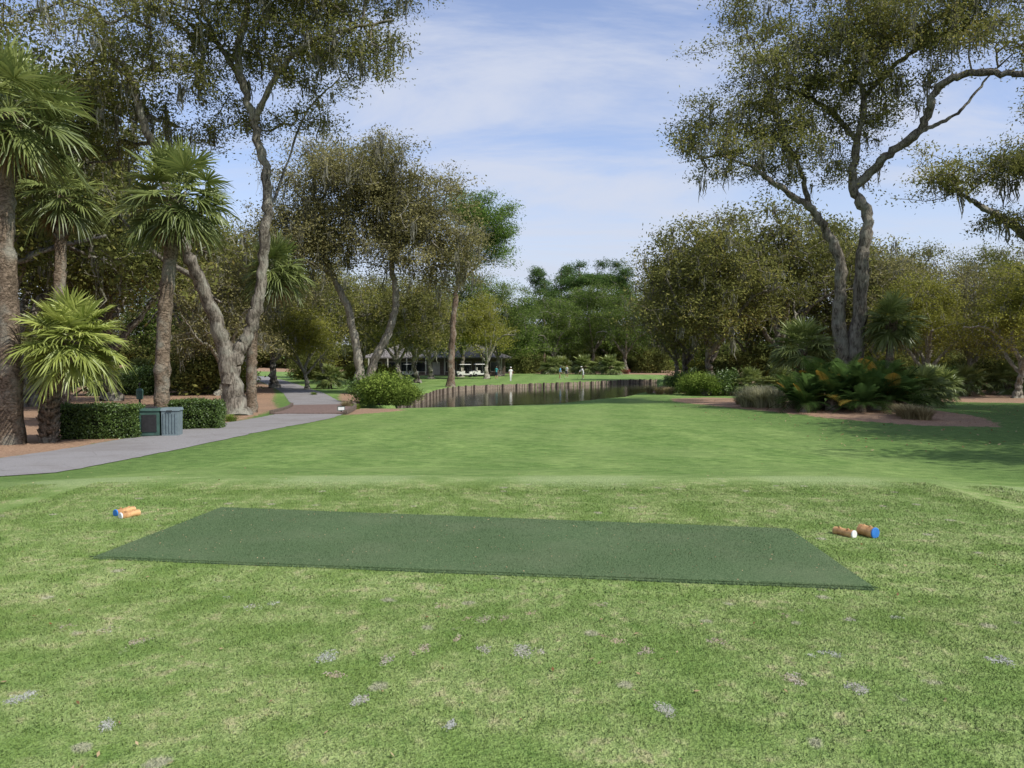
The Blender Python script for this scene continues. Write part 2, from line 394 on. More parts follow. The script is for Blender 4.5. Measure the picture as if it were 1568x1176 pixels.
uu = rng.uniform(0.002, .998, nfb); vv = np.concatenate([rng.uniform(.004, .996, nfb-7000), np.abs(rng.normal(0, .004, 7000))])
Q = (A0*(1-uu[:, None])+A1*uu[:, None])*(1-vv[:, None])+(A3*(1-uu[:, None])+A2*uu[:, None])*vv[:, None]
Q = np.concatenate([Q, np.full((nfb, 1), .034)], 1); an = rng.uniform(0, 6.28, nfb); w_ = np.stack([np.cos(an), np.sin(an), 0*an], 1)*.002
T_ = Q+np.stack([rng.normal(0, .004, nfb), rng.normal(0, .004, nfb), rng.uniform(.004, .010, nfb)], 1)
mb.add(np.stack([Q-w_, Q+w_, T_+w_*.4, T_-w_*.4], 1).reshape(-1, 3), np.arange(nfb*4).reshape(nfb, 4))
mb.obj("tee_mat", [m_mat])
LITT = leaf_mat("fallen_leaf", (.20, .09, .04), (.55, .42, .26))
mb = MB(); n = 520; uu = rng.uniform(.01, .99, n); vv = rng.uniform(.02, .98, n)
Q = (A0*(1-uu[:, None])+A1*uu[:, None])*(1-vv[:, None])+(A3*(1-uu[:, None])+A2*uu[:, None])*vv[:, None]
V, F = leaves(np.concatenate([Q, np.full((n, 1), .045)], 1), .007, .6, 3.); mb.add(V, F, 0, np.repeat(rng.uniform(.4, 1, n), 4)); mb.obj("leaf_litter", [LITT])

# divots
m_div, nt, out = new_mat("sand_and_soil"); o_ = pos(nt)
a = noise(nt, o_, 60, 3, .7); c = mix(nt, attr(nt, 'tint'), (.42, .44, .41), (.46, .34, .23)); c = mix(nt, mapr(nt, a, .3, .7, 0, .6), c, (.25, .26, .17))
princ(nt, out, c, .95, None, .1)
dv = MB()
DIV = [(382,934,1.3,0),(415,929,1,0),(323,896,1,0),(657,905,.8,0),(674,934,1,1),(742,955,1.5,1),(812,945,1,1),(920,932,1,.6),(500,1012,1.5,0),(648,1000,1,.7),(208,990,1.3,.7),(800,1005,1.6,.3),(740,1002,1,.2),(948,988,1,1),(992,1005,1,.8),(1105,990,1.1,.8),(1280,1008,1.1,0),(1375,952,.8,0),(1550,1020,1.2,0),(1222,1050,1.2,.5),(1326,1065,1.1,.1),(1021,1098,1.2,0),(688,1122,.7,0),(545,1082,1.,.3),(24,1078,1.3,0),(155,1122,1.,.1),(95,965,.8,.8),(155,973,1.,.4),(515,1042,.9,.9),(450,905,.8,.5),(510,918,.8,.8),(590,1020,1,.5),(1305,955,.9,.3),(345,920,.8,.1),(700,985,.8,.8),(1210,950,.7,.9)]
for (a_, b_, s_, t_) in DIV:
    dd_ = CAMZ*FPX/(b_-545); cx, cy = (a_-784)/FPX*dd_, dd_; th = rng.uniform(0, 3.14)
    for (ox, oy, ss) in [(0, 0, 1.)] + [(rng.normal(0, .035), rng.normal(0, .03), rng.uniform(.35, .7)) for _ in range(3)]:
        sc = s_*ss; n = int(230*sc*sc*rng.uniform(.6, 1.3))+4
        q = rng.normal(size=(n, 2))*np.array([.022, .014])*sc
        qx = cx+ox*s_+q[:, 0]*math.cos(th)-q[:, 1]*math.sin(th); qy = cy+oy*s_+(q[:, 0]*math.sin(th)+q[:, 1]*math.cos(th))*1.35
        V, F = leaves(np.stack([qx, qy, .010+rng.uniform(-.003, .002, n)], 1), .0058, .8, 5.); dv.add(V, F, 0, np.clip(t_+rng.normal(0, .15), 0, 1))
dv.obj("sand_divots", [m_div])
fl = MB(); n = 600; yy = 2.6+26*rng.uniform(0, 1, n)**1.4; xx = rng.uniform(-.68, .68, n)*(yy+1); P = np.stack([xx, yy, ground_z(xx, yy, False)+.016], 1)
V, F = leaves(P, .015, .5, 3.); fl.add(V, F, 0, np.repeat(rng.uniform(0, 1, n), 4))
n = 1500; yy = rng.uniform(20, 52, n); xx = rng.uniform(9, 30, n); P = np.stack([xx, yy, ground_z(xx, yy, False)+.03], 1); V, F = leaves(P, .045, .5, 3.); fl.add(V, F, 0, np.repeat(rng.uniform(0, 1, n), 4))
fl.obj("fallen_leaves", [LITT])

# ------------------------------------------------------------------ cart path
PATHC = catmull([(-10.2, -14), (-10.1, 2), (-10.05, 13), (-9.95, 20), (-9.6, 28), (-9.3, 35), (-10.2, 43), (-13.3, 53), (-17.5, 66), (-22.5, 80), (-29, 97), (-38, 118)], 24)
T = norm(np.gradient(PATHC, axis=0)); Nn = np.stack([T[:, 1], -T[:, 0]], 1)
m_path, nt, out = new_mat("asphalt_path"); o_ = pos(nt)
a = noise(nt, o_, 45, 4, .7); b = noise(nt, o_, .8, 3)
c = mix(nt, mapr(nt, a, .3, .7), (.18, .172, .172), (.31, .30, .30)); c = mix(nt, mapr(nt, b, .4, .7, 0, .5), c, (.18, .163, .155))
cr = nd(nt, 'ShaderNodeTexVoronoi', {'Vector': o_, 'Scale': .8}, feature='DISTANCE_TO_EDGE').outputs[0]
c = mix(nt, mapr(nt, cr, .0, .012, .35, 0.), c, (.09, .08, .07))
princ(nt, out, c, .9, bump(nt, a, .4, .01), .2)
pm = MB(); cols = np.linspace(-1.55, 1.55, 7); rows = []
for j, o in enumerate(cols):
    w = o + (rng.normal(0, .03, len(PATHC)) if j in (0, 6) else np.zeros(len(PATHC)))
    xy = PATHC+Nn*w[:, None]
    rows.append(np.stack([xy[:, 0], xy[:, 1], ground_z(xy[:, 0], xy[:, 1], False)+(.035 if j not in (0, 6) else .012)], 1))
R_ = np.stack(rows, 1); n, k = R_.shape[:2]; I3 = np.arange(n*k).reshape(n, k)
pm.add(R_.reshape(-1, 3), np.stack([I3[:-1, :-1], I3[:-1, 1:], I3[1:, 1:], I3[1:, :-1]], -1).reshape(-1, 4))
pm.obj("cart_path", [m_path], True)
WOOD = simple_mat("weathered_timber", (.33, .27, .21), .9, .5, 12, .5)
WOODD = simple_mat("dark_timber", (.16, .125, .10), .9, .5, 12, .5)
WOODL = simple_mat("deck_board", (.20, .14, .12), .9, .35, 10, .4)
br = empty("timber_path_bridge"); dk = MB(); ku = MB()
sel = [i for i in range(len(PATHC)) if 36.5 < PATHC[i, 1] < 45]
for i0, i1 in zip(sel[:-1], sel[1:]):
    a, b = PATHC[i0], PATHC[i1]; m = (a+b)/2; an = math.atan2(b[1]-a[1], b[0]-a[0]); ln = np.linalg.norm(b-a); nn = Nn[i0]
    dk.box((m[0], m[1], gz(*m)+.055), (ln*.96, 3.3, .05), 0, an)
    for sgn in (-1, 1):
        q = m+nn*sgn*1.68; ku.box((q[0], q[1], gz(*m)+.11), (ln*1.03, .16, .18), 0, an)
dk.obj("deck", [WOODL], parent=br); ku.obj("curbs", [WOODD], parent=br)

# ------------------------------------------------------------------ water and bulkhead
m_w, nt, out = new_mat("pond_water"); o_ = pos(nt); a = noise(nt, o_, 2.2, 3, .55)
princ(nt, out, (.045, .047, .032), .08, bump(nt, a, .25, .03), .6)
w = MB(); xs = np.linspace(-14, 24, 40); ysw = np.linspace(42, 112, 60); Xw, Yw = np.meshgrid(xs, ysw); Iw = np.arange(2400).reshape(60, 40)
keep = poly_sd((Xw[:-1, :-1]+Xw[1:, 1:])/2, (Yw[:-1, :-1]+Yw[1:, 1:])/2, POND) > -1.2
w.add(np.stack([Xw.ravel(), Yw.ravel(), np.full(2400, WZ)], 1), np.stack([Iw[:-1, :-1], Iw[:-1, 1:], Iw[1:, 1:], Iw[1:, :-1]], -1)[keep])
w.obj("pond_water", [m_w])
bk = MB(); line = catmull(POND[1:9], 60); seg = np.linalg.norm(np.diff(line, axis=0), axis=1).cumsum(); tot = seg[-1]
s_ = 0
while s_ < tot-.3:
    i = int(np.searchsorted(seg, s_)); a, b = line[i], line[i+1]; t_ = (b-a)/np.linalg.norm(b-a); nin = np.array([t_[1], -t_[0]])
    q = a+nin*.5; zt = gz(*a)
    top = zt+rng.uniform(-.05, .03); bot = -2.5
    bk.box((q[0], q[1], (top+bot)/2), (.245, .07, top-bot), int(rng.uniform() < .15), math.atan2(t_[1], t_[0]))
    if int(s_/.27) % 8 == 0:
        q2 = q+nin*.12; tp = zt+rng.uniform(.0, .12); bk.box((q2[0], q2[1], (tp+bot)/2), (.14, .14, tp-bot), 1, math.atan2(t_[1], t_[0]))
    s_ += .27
bk.obj("wooden_bulkhead_wall", [WOOD, WOODD])

# ------------------------------------------------------------------ hero oaks
def hero(name, base, limbs, blobs, **kw):
    bx, by, bz = base
    B = np.array([bx, by, gz(bx, by)-.1])
    LL = [([S(*q)-B for q in pts], r0, r1) for pts, r0, r1 in limbs]
    if abs(LL[0][0][0][2]) < 2: LL[0][0][0] = np.array([LL[0][0][0][0], LL[0][0][0][1], 0.])
    BB = [(S(*b[0])-B, b[1]) + tuple(b[2:]) for b in blobs]
    me = grow(name, LL, BB, **kw)
    return inst(name, me, tuple(B))
b = S(356, 632, 36)
hero("live_oak_tree", b, [
 ([(358,636,36),(352,575,36),(334,505,36),(308,440,35.6),(278,372,35),(258,300,34.6),(225,200,34),(190,100,33)], .46, .12),
 ([(352,590,36),(362,545,36.1),(384,500,36.2),(399,440,36.2),(406,340,36),(408,265,36),(386,180,35.5),(366,90,35),(378,10,35),(390,-80,35)], .38, .11),
 ([(388,190,35.6),(420,120,35),(465,70,34.5),(530,45,34),(600,30,34)], .14, .05),
 ([(376,130,35.2),(330,60,35.5),(300,-10,36)], .15, .06),
 ([(410,330,36),(440,250,37),(470,170,37.5),(520,120,38)], .07, .03),
 ([(305,430,35.6),(240,390,37),(180,330,38)], .14, .06)],
 [((170,70,33),(4.6,3.5,3.4)),((300,20,34.5),(4.,3.5,3.)),((420,10,35),(3.,3,2.4)),((520,30,35),(3.0,2.5,1.9)),((600,10,34),(1.7,1.6,1.9)),((560,95,34),(1.5,1.4,1.2)),((480,-60,35),(4.5,4,2.2)),((270,170,36),(3.6,3,2.)),((450,170,37),(2.2,2,1.3)),((120,200,37),(2.8,2.5,2.5)),((480,110,36),(1.8,1.8,1.3))],
 seed=11, clusters=160, per=9, nleaf=70, ls=.073, sig=.33, csig=.75, mats=[BARK, OAK, MOSS], moss=360)
b = S(1297, 618, 45)
hero("live_oak_tree", b, [
 ([(1295,622,45),(1290,560,45),(1283,480,45),(1287,410,45),(1266,355,45),(1240,318,44.5),(1192,285,44),(1150,255,43)], .50, .11),
 ([(1302,610,45),(1312,510,45),(1319,400,45),(1328,335,45),(1306,282,45),(1313,220,44.5),(1322,150,44),(1300,80,44)], .52, .12),
 ([(1310,285,45),(1362,236,44),(1410,198,43),(1432,140,42),(1480,112,41),(1540,112,40),(1620,118,39)], .24, .15),
 ([(1312,215,44.5),(1272,170,45),(1222,140,45),(1170,125,44)], .17, .07),
 ([(1240,318,44.5),(1222,250,45),(1190,190,45.5),(1180,120,46)], .16, .06),
 ([(1322,150,44),(1370,100,45),(1430,60,46),(1500,40,46)], .15, .07),
 ([(1405,202,43),(1440,188,42.5),(1475,165,42),(1510,120,42)], .12, .05)],
 [((1110,195,44),(2.3,2.6,2.8)),((1170,110,44),(3,3,2.6)),((1270,50,44),(3.8,3.5,2.8)),((1390,20,44),(4,3.5,2.4)),((1530,40,42),(4.5,4,2.4)),((1200,230,44),(3.,2.5,2.2)),((1080,235,43),(1.4,1.4,1.7)),((1330,140,44),(2.8,2.6,1.8)),((1450,-60,44),(6,4,2.5)),((1150,20,45),(1.5,1.8,1.2)),((1285,250,46),(2.5,2,1.4)),((1240,160,46),(3,2.5,2.2))],
 seed=21, clusters=190, per=9, nleaf=70, ls=.086, sig=.4, csig=.85, mats=[BARK, OAK, MOSS], moss=430)
b = S(1660, 640, 38)
hero("live_oak_tree", b, [
 ([(1665,660,38),(1655,540,38),(1630,440,38),(1570,362,38),(1520,325,37.5),(1475,300,37)], .4, .08),
 ([(1640,450,38),(1660,330,38),(1650,200,38)], .3, .1)],
 [((1500,255,37),(2.0,2,1.0)),((1440,270,37),(1.2,1.2,.8)),((1570,250,38),(2,2,1.2)),((1690,180,38),(3.4,4,3)),((1555,335,38),(1.2,1.2,.5))],
 seed=31, clusters=58, per=9, nleaf=66, ls=.077, sig=.33, csig=.65, mats=[BARK, OAK, MOSS], moss=140)
b = S(553, 605, 62)
hero("live_oak_tree", b, [
 ([(553,607,62),(548,550,62),(534,475,62),(508,420,62),(490,365,62),(480,290,62)], .40, .12),
 ([(556,606,62),(574,555,62),(597,505,62),(606,460,62),(600,395,62),(590,325,62),(605,260,62)], .42, .13),
 ([(600,395,62),(640,350,61),(680,320,60)], .16, .06),
 ([(508,420,62),(470,400,60),(440,390,59)], .14, .05)],
 [((500,290,62),(4.8,4,3.9)),((585,280,62),(4.8,4,3.4)),((655,325,61),(4.,3,3)),((560,370,62),(5.5,4,2.6)),((455,360,60),(3.2,3,3.)),((680,390,61),(2.6,3,2.8)),((440,430,60),(2,2.4,1.6))],
 seed=41, clusters=210, per=9, nleaf=58, ls=.108, sig=.5, csig=.95, mats=[BARKL, GREY, MOSS], moss=420, mosslen=1.7, twig=.013)
b = S(690, 582, 80)
hero("pine_tree", b, [
 ([(690,586,80),(693,510,80),(700,440,80),(712,380,80),(735,320,80)], .36, .12), ([(700,440,80),(735,400,80),(755,370,80)], .15, .07)],
 [((740,330,80),(2.6,2.6,2.2)),((705,318,80),(1.8,2,1.4)),((758,372,80),(1.3,1.6,1.8)),((715,390,80),(2.4,2,1.5))],
 seed=51, clusters=60, per=8, nleaf=66, ls=.13, sig=.45, csig=.75, mats=[BARKN, leaf_mat("bright_pine_needles", (.07, .125, .03), (.23, .35, .075)), MOSS], moss=0, asp=.3)

# ------------------------------------------------------------------ generic trees
def generic(name, seed, H, Rr, mats, moss, clusters=95, nleaf=42, ls=.125, base=.3, per=8):
    r = np.random.default_rng(seed); limbs = []
    f = np.array([r.normal(0, .3), r.normal(0, .3), H*.22])
    limbs.append(([(0, 0, 0), f*.5+[r.normal(0, .15), 0, 0], f, f+[r.normal(0, .8), r.normal(0, .8), H*.25], f+[r.normal(0, 1.), r.normal(0, 1), H*.55]], .36, .08))
    k = 5; a0 = r.uniform(0, 6)
    for i in range(k):
        a = a0+i*2*math.pi/k+r.normal(0, .2); d = np.array([math.cos(a), math.sin(a), 0]); s = f*(r.uniform(.75, 1.3))
        limbs.append(([s, s+d*Rr*.25+[0, 0, H*.14], s+d*Rr*.5+[0, 0, H*.22+r.normal(0, .5)], s+d*Rr*.8+[0, 0, H*.32+r.normal(0, .8)]], .2, .06))
    blobs = []
    for i in range(9):
        a = r.uniform(0, 6.28); q = r.uniform(.25, .72)*Rr; z = H*r.uniform(base+.12, .82)*(1-.15*q/Rr)
        blobs.append(((q*math.cos(a), q*math.sin(a), z), (Rr*.4, Rr*.4, H*.15)))
    blobs.append(((0, 0, H*.8), (Rr*.5, Rr*.5, H*.16)))
    return grow(name, limbs, blobs, seed=seed+1, clusters=clusters, per=per, nleaf=nleaf, ls=ls, sig=.5, csig=.95, mats=mats, moss=moss, twig=.014)
G1 = generic("live_oak_tree", 101, 15, 7, [BARK, OAKD, MOSS], 190)
G2 = generic("live_oak_tree", 112, 14, 6.5, [BARK, OAK, MOSS], 190)
G3 = generic("maple_tree", 123, 13, 6, [BARKL, OAKY, MOSS], 40, clusters=80)
G4 = generic("oak_tree", 134, 15, 6.5, [BARK, OAKG, MOSS], 30, base=.2)
G5 = generic("bare_tree", 145, 14, 6, [BARKL, GREY, MOSS], 180, nleaf=26)
D1 = generic("tree", 155, 15, 7, [BARK, OAKG, MOSS], 0, clusters=70, nleaf=18, ls=.27, base=.15, per=6)
D2 = generic("tree", 166, 15, 7, [BARK, OAKD, MOSS], 0, clusters=70, nleaf=18, ls=.27, base=.15, per=6)
def pine(seed, H=20):
    r = np.random.default_rng(seed); limbs = [([(0, 0, 0), (.2, .1, H*.35), (.1, .3, H*.7), (.2, .2, H*.97)], .3, .06)]
    blobs = []
    for i in range(16):
        z = H*r.uniform(.55, 1.0); a = r.uniform(0, 6.28); q = r.uniform(.5, 1)*(1.2-z/H)*H*.27+.3
        blobs.append(((q*math.cos(a), q*math.sin(a), z), (1.6, 1.6, .65)))
    return grow("pine_tree", limbs, blobs, seed=seed, clusters=70, per=8, nleaf=26, ls=.22, sig=.4, csig=.7, mats=[BARKN, PINE, MOSS], moss=0, asp=.25)
PN = [pine(201), pine(207, 21)]
def bush(name, seed, mat, rx=1.6, h=1.9, n=9000, ls=.07):
    r = np.random.default_rng(seed); mb = MB(); C = []
    for i in range(26):
        a = r.uniform(0, 6.28); q = rx*math.sqrt(r.uniform(0, 1))*.8; C.append((q*math.cos(a), q*math.sin(a), h*r.uniform(.15, .85)*(1-.3*(q/rx)**2)))
    C = np.array(C); k = r.integers(0, 26, n); P = C[k]+r.normal(size=(n, 3))*np.array([.3, .3, .24])*rx/1.6; P[:, 2] = np.abs(P[:, 2])
    V, F = leaves(P, ls, .45, .8, r); mb.add(V, F, 1, np.repeat(np.clip(r.uniform(0, .7, 26)[k]+r.uniform(-.1, .35, n), 0, 1), 4))
    A = np.zeros((26, 3)); A[:, :2] = C[:, :2]*.15; V, F = prisms(A, C, np.full(26, .035), np.full(26, .01)); mb.add(V, F, 0)
    return mb.mesh(name, [BARK, mat])
B1 = bush("shrub", 301, HEDGE, 1.8, 2.0, 6500, .09); B2 = bush("shrub", 302, SHRUB, 1.5, 1.5, 7500, .07); B3 = bush("shrub", 303, OAKD, 2.6, 3.6, 6000, .15)
B4 = bush("shrub", 304, OAKY, 2.2, 3.0, 6000, .12); B5 = bush("azalea_bush", 305, AZA, 1.0, 1.3, 2500, .07)

def at(a, d):
    x = (a-784)/FPX*d; return (x, d, gz(x, d)-.08)
def place(name, me, a, d, s=1., rz=None, parent=None):
    return inst(name, me, at(a, d), s, random.uniform(0, 6.28) if rz is None else rz, parent)
# left woods
for a, d, s, me in [(40,44,1.35,G1),(170,52,1.35,G2),(-120,36,1.3,G1),(320,70,1.15,G2),(420,76,1.1,G2),(110,76,1.05,G5),(245,84,1.15,G4),(500,90,1.05,G2),(385,95,1.2,G5),(470,72,.62,G3),(610,100,1.0,G3),(560,112,1.1,G2),(660,108,1.0,G3),(705,118,1.1,G4),(745,108,.92,G3),(765,122,1.05,G4),(335,60,.8,G5),(640,92,.95,G2)]:
    place(me.name.split('.')[0], me, a, d, s)
# right woods
for a, d, s, me in [(1095,66,1.12,G2),(1055,80,1.02,G2),(1185,70,1.22,G2),(1262,76,1.15,G1),(1345,72,.98,G5),(1415,62,.76,G3),(1400,86,1.1,G2),(1490,66,.82,G5),(1560,56,.78,G3),(1500,90,1.08,G1),(1600,74,1.0,G2),(1036,98,.9,G4),(1320,100,1.15,G1),(1150,95,1.1,G4),(1700,60,1.1,G2)]:
    place(me.name.split('.')[0], me, a, d, s)
# trees standing off frame to the right that shade the lawn
for x, y, s, me in [(25,13,1.0,G2),(24.5,21,1.05,G2),(29,28,1.15,G2),(34,37,1.2,G1),(-26,20,1.1,G1)]:
    inst("live_oak_tree", me, (x, y, gz(x, y)-.1), s, random.uniform(0, 6))
# far centre
ds = empty("distant_trees")
for a, d, s, me in [(800,150,1.0,D1),(850,142,.98,G4),(905,148,1.18,G4),(960,140,1.0,G4),(1005,146,1.0,D2),(930,165,1.25,D1),(870,168,1.22,D1),(820,172,1.15,D1),(985,170,1.2,D1),(832,158,.98,PN[0]),(885,160,1.03,PN[1]),(955,158,.98,PN[0]),(915,178,1.13,PN[1]),(1000,165,.96,PN[1]),(775,165,.95,D1),(745,160,.95,D2),(860,175,1.1,PN[0]),(935,170,1.08,PN[1])]:
    place("tree", me, a, d, s, None, ds)
for i in range(30):
    a = -300+i*72+random.uniform(-20, 20); d = random.uniform(185, 225); place("tree", random.choice([D1, D2]), a, d, random.uniform(1., 1.25), None, ds)
us = empty("woodland_undergrowth")
for i in range(95):
    a = random.uniform(-150, 620); d = random.uniform(62, 112)
    x = (a-784)/FPX*d
    if abs(x-np.interp(d, PATHC[:, 1], PATHC[:, 0])) < 4: continue
    if x > -20 and d < 100: continue
    place("shrub", random.choice([B1, B3, B3, B4, B4]), a, d, random.uniform(.6, 1.2), None, us)
for i in range(85):
    a = random.uniform(1060, 1700); d = random.uniform(68, 120)
    place("shrub", random.choice([B1, B3, B3, B4, B4]), a, d, random.uniform(.6, 1.2), None, us)
for i in range(60):
    a = random.uniform(560, 1080); d = random.uniform(138, 175)
    if a < 790 and d < 150: continue
    place("shrub", random.choice([B1, B3, B3, B2]), a, d, random.uniform(.7, 1.5), None, us)
for i in range(36):
    a = -300+i*60; place("shrub", B3, a, random.uniform(175, 190), (3.2, 3.2, 1.9), None, us)
for a, d, s, me in [(580,48,1.2,B2),(608,49,1.05,B2),(568,51,.9,B1),(628,47,.7,B2),(1060,62,1.1,B2),(1085,60,1.05,B2),(1108,61,1.0,B1),(1045,66,.9,B1)]:
    place("shrub", me, a, d, s)
for a, d in [(958,137),(1240,90)]: place("azalea_bush", B5, a, d, .8)

# ------------------------------------------------------------------ palms
def fan(mb, O, az, el, pet, L, mat, r, nseg=30, w=.026, t0=None, droop=.35):
    d = np.array([math.cos(az)*math.cos(el), math.sin(az)*math.cos(el), math.sin(el)])
    E = O+d*pet+np.array([0, 0, -.16*pet*math.cos(el)])
    m = O+d*pet*.5+np.array([0, 0, -.02])
    P = np.array([O, m, E]); V, F = sweep(P, [.022, .018, .012], 4); mb.add(V, F, mat, .8)
    D = norm(d+np.array([0, 0, -.38*math.cos(el)])); Sd = norm(np.cross(D, [0, 0, 1.])); Sd = norm(Sd+r.normal(0, .2, 3)); U = norm(np.cross(Sd, D))
    al = np.linspace(-2.3, 2.3, nseg)+r.normal(0, .03, nseg)
    ln = L*(.66+.34*np.cos(al*.5))*r.uniform(.88, 1.05, nseg)
    dirs = np.cos(al)[:, None]*D+np.sin(al)[:, None]*Sd + (U*.28)*(np.abs(np.sin(al))[:, None])
    dirs = norm(dirs); side = norm(np.cross(dirs, U+r.normal(0, .45, (nseg, 3))))
    zz = np.array([0, 0, 1.])
    rows = []
    for t, ww in ((.03, .35), (.42, 1.), (.76, .65), (1., .05)):
        c = E+dirs*(ln*t)[:, None]-zz*((droop*ln*t**3)*r.uniform(.5, 1.5, nseg))[:, None]
        rows += [c-side*w*ww, c+side*w*ww]
    V = np.stack(rows, 1).reshape(-1, 3); b = (np.arange(nseg)*8)[:, None]
    F = np.concatenate([b+np.array([[0, 1, 3, 2]]), b+np.array([[2, 3, 5, 4]]), b+np.array([[4, 5, 7, 6]])])
    t = (r.uniform(.2, .75) if t0 is None else t0)
    mb.add(V, F, mat, np.repeat(np.clip(t+r.uniform(-.2, .2, nseg), 0, 1), 8))
def palm(name, pts, r0, seed, nf=42, pet=1.0, L=1.0, mat=PALM, boots=False, low=-.9, dead=6, w=.034, nseg=30):
    r = np.random.default_rng(seed); mb = MB(); C = catmull(pts, 14); h = np.linspace(0, 1, len(C))
    R = r0*(1+.35*np.exp(-h*9)-.12*h); ring = 1+.07*r.normal(size=len(C)); V, F = sweep(C, R*ring, 14, .07, r); mb.add(V, F, 0)
    O = C[-1]
    hz = np.linspace(0, 1, int(len(C)*3.2))
    for i, t in enumerate(hz):
        if not boots and t < .8: continue
        q = C[min(int(t*(len(C)-1)), len(C)-1)]
        for k in range(3):
            a = i*2.4+k*2.09; d = np.array([math.cos(a), math.sin(a), 0]); ln = r.uniform(.12, .25); s = np.array([-d[1], d[0], 0])*.05
            p0 = q+d*r0*.8; p1 = p0+d*ln*.6+np.array([0, 0, ln])
            mb.add([p0-s, p0+s, p1+s*.6, p1-s*.6, p0-s+d*.04-[0,0,.05], p0+s+d*.04-[0,0,.05], p1+s*.6+d*.03, p1-s*.6+d*.03], [[0,1,2,3],[4,7,6,5],[0,4,5,1],[3,2,6,7],[0,3,7,4],[1,5,6,2]], 0)
    for i in range(nf):
        t = (i+.5)/nf; el = 1.35+(low-1.35)*t**.9+r.normal(0, .12); az = i*2.39996+r.normal(0, .2)
        fan(mb, O+np.array([0, 0, .12*(1-t)]), az, el, pet*r.uniform(.75, 1.2), L*r.uniform(.8, 1.1), 1, r, w=w, nseg=nseg, droop=.1+.3*t, t0=np.clip(.85-.5*t+r.normal(0, .1), 0, 1))
    for i in range(dead): fan(mb, O-np.array([0, 0, .15]), r.uniform(0, 6.28), -1.2+r.normal(0, .12), pet*.7, L*.75, 2, r, 18, w=w*.8, droop=.2)
    return mb.mesh(name, [BARKP, mat, PALMDEAD], [0])
def heropalm(pts, **kw):
    b = pts[0]; x = (b[0]-784)/FPX*b[2]; B = np.array([x, b[2], gz(x, b[2])-.08])
    P = [np.zeros(3)]+[S(*q)-B for q in pts[1:]]
    inst("palmetto_tree", palm("palmetto_tree", P, **kw), tuple(B))
heropalm([(14,660,22),(14,500,22),(6,330,22),(14,175,22)], r0=.27, seed=1, nf=48, pet=1.25, L=1.1, w=.034, dead=5, low=-.85)
heropalm([(72,655,22.5),(78,600,22.4),(100,560,22.2),(112,525,22)], r0=.2, seed=2, nf=48, pet=.8, L=.9, mat=PALMY, boots=True, low=-.75, dead=2, w=.030, nseg=34)
heropalm([(246,640,27),(250,520,27),(258,420,27),(272,305,27)], r0=.24, seed=3, nf=50, pet=1.15, L=1.1, w=.034, dead=6, low=-.85)
heropalm([(384,625,38),(385,560,38),(392,480,38),(422,415,38)], r0=.24, seed=4, nf=36, pet=.9, L=1.1, w=.036, dead=8)
heropalm([(95,620,32),(90,500,32),(92,400,32),(95,300,32)], r0=.24, seed=5, nf=36, pet=1., L=1.0, w=.034, dead=6)
heropalm([(1362,600,44),(1362,560,44),(1364,525,44),(1366,495,44)], r0=.22, seed=6, nf=36, pet=.9, L=1.05, w=.036, dead=3)
heropalm([(1225,600,43),(1224,580,43),(1226,560,43),(1228,535,43)], r0=.22, seed=7, nf=36, pet=1.0, L=1.1, w=.036, low=-.4, dead=3)
PS = palm("palmetto_shrub", [(0, 0, 0), (0, 0, .3), (0, .05, .6), (0, 0, .9)], .2, 9, nf=30, pet=.9, L=1.0, low=-.3, dead=1, w=.04)
for a, d, s in [(1410,44,.95),(1435,50,1.),(1195,52,1.),(845,134,1.3),(895,132,1.4),(935,130,1.4),(1150,60,.9),(290,70,1.1),(150,60,1.1),(215,75,1.2),(60,50,.9),(1480,60,1),(505,75,1.),(860,140,1.3),(1545,62,1.1)]:
    place("palmetto_shrub", PS, a, d, s)

# sago cycads
def sago(seed, nf=34, L=1.35):
    r = np.random.default_rng(seed); mb = MB()
    V, F = sweep([(0, 0, -.1), (0, 0, .15), (0, 0, .35)], [.2, .22, .12], 10, .1, r); mb.add(V, F, 0)
    for i in range(nf):
        az = i*2.4+r.normal(0, .2); el = r.uniform(.25, 1.35); n = 24; t = np.linspace(.05, 1, n); LL = L*r.uniform(.8, 1.15)
        d = np.array([math.cos(az)*math.cos(el), math.sin(az)*math.cos(el), math.sin(el)]); C = np.array([0, 0, .3])+d*(t*LL)[:, None]-np.array([0, 0, .55])*(t**2*LL*math.cos(el*.8))[:, None]
        V, F = sweep(C, np.linspace(.014, .004, n), 4); mb.add(V, F, 1, .6)
        sd = norm(np.cross(d, [0, 0, 1.])); tb = r.uniform(.0, .8)+(.3 if r.uniform() < .12 else 0)
        for sg in (-1, 1):
            ll = .26*np.sin(np.pi*(t*.85+.12))*LL/1.35+.03; tang = norm(np.gradient(C, axis=0)); dr = norm(sd*sg+tang*.6+np.array([0, 0, .15])); e = C+dr*ll[:, None]-np.array([0, 0, .03])
            V = np.stack([C-tang*.014, C+tang*.014, e+tang*.004, e-tang*.004], 1).reshape(-1, 3); mb.add(V, np.arange(n*4).reshape(n, 4), 1, min(tb, 1.))
    return mb.mesh("sago_palm", [BARKP, SAGO])
SG = [sago(1), sago(2), sago(3)]
k = 0
for a, d, s in [(1215,38,1.4),(1245,37,1.6),(1275,36.5,1.65),(1305,37,1.8),(1335,36,1.75),(1365,36,1.55),(1385,37,1.3),(1290,39,2.1),(1340,39,2.1),(1250,40,1.9),(1320,35,1.2),(1235,36,1.2),(1375,39,1.7)]:
    place("sago_palm", SG[k % 3], a, d, s); k += 1
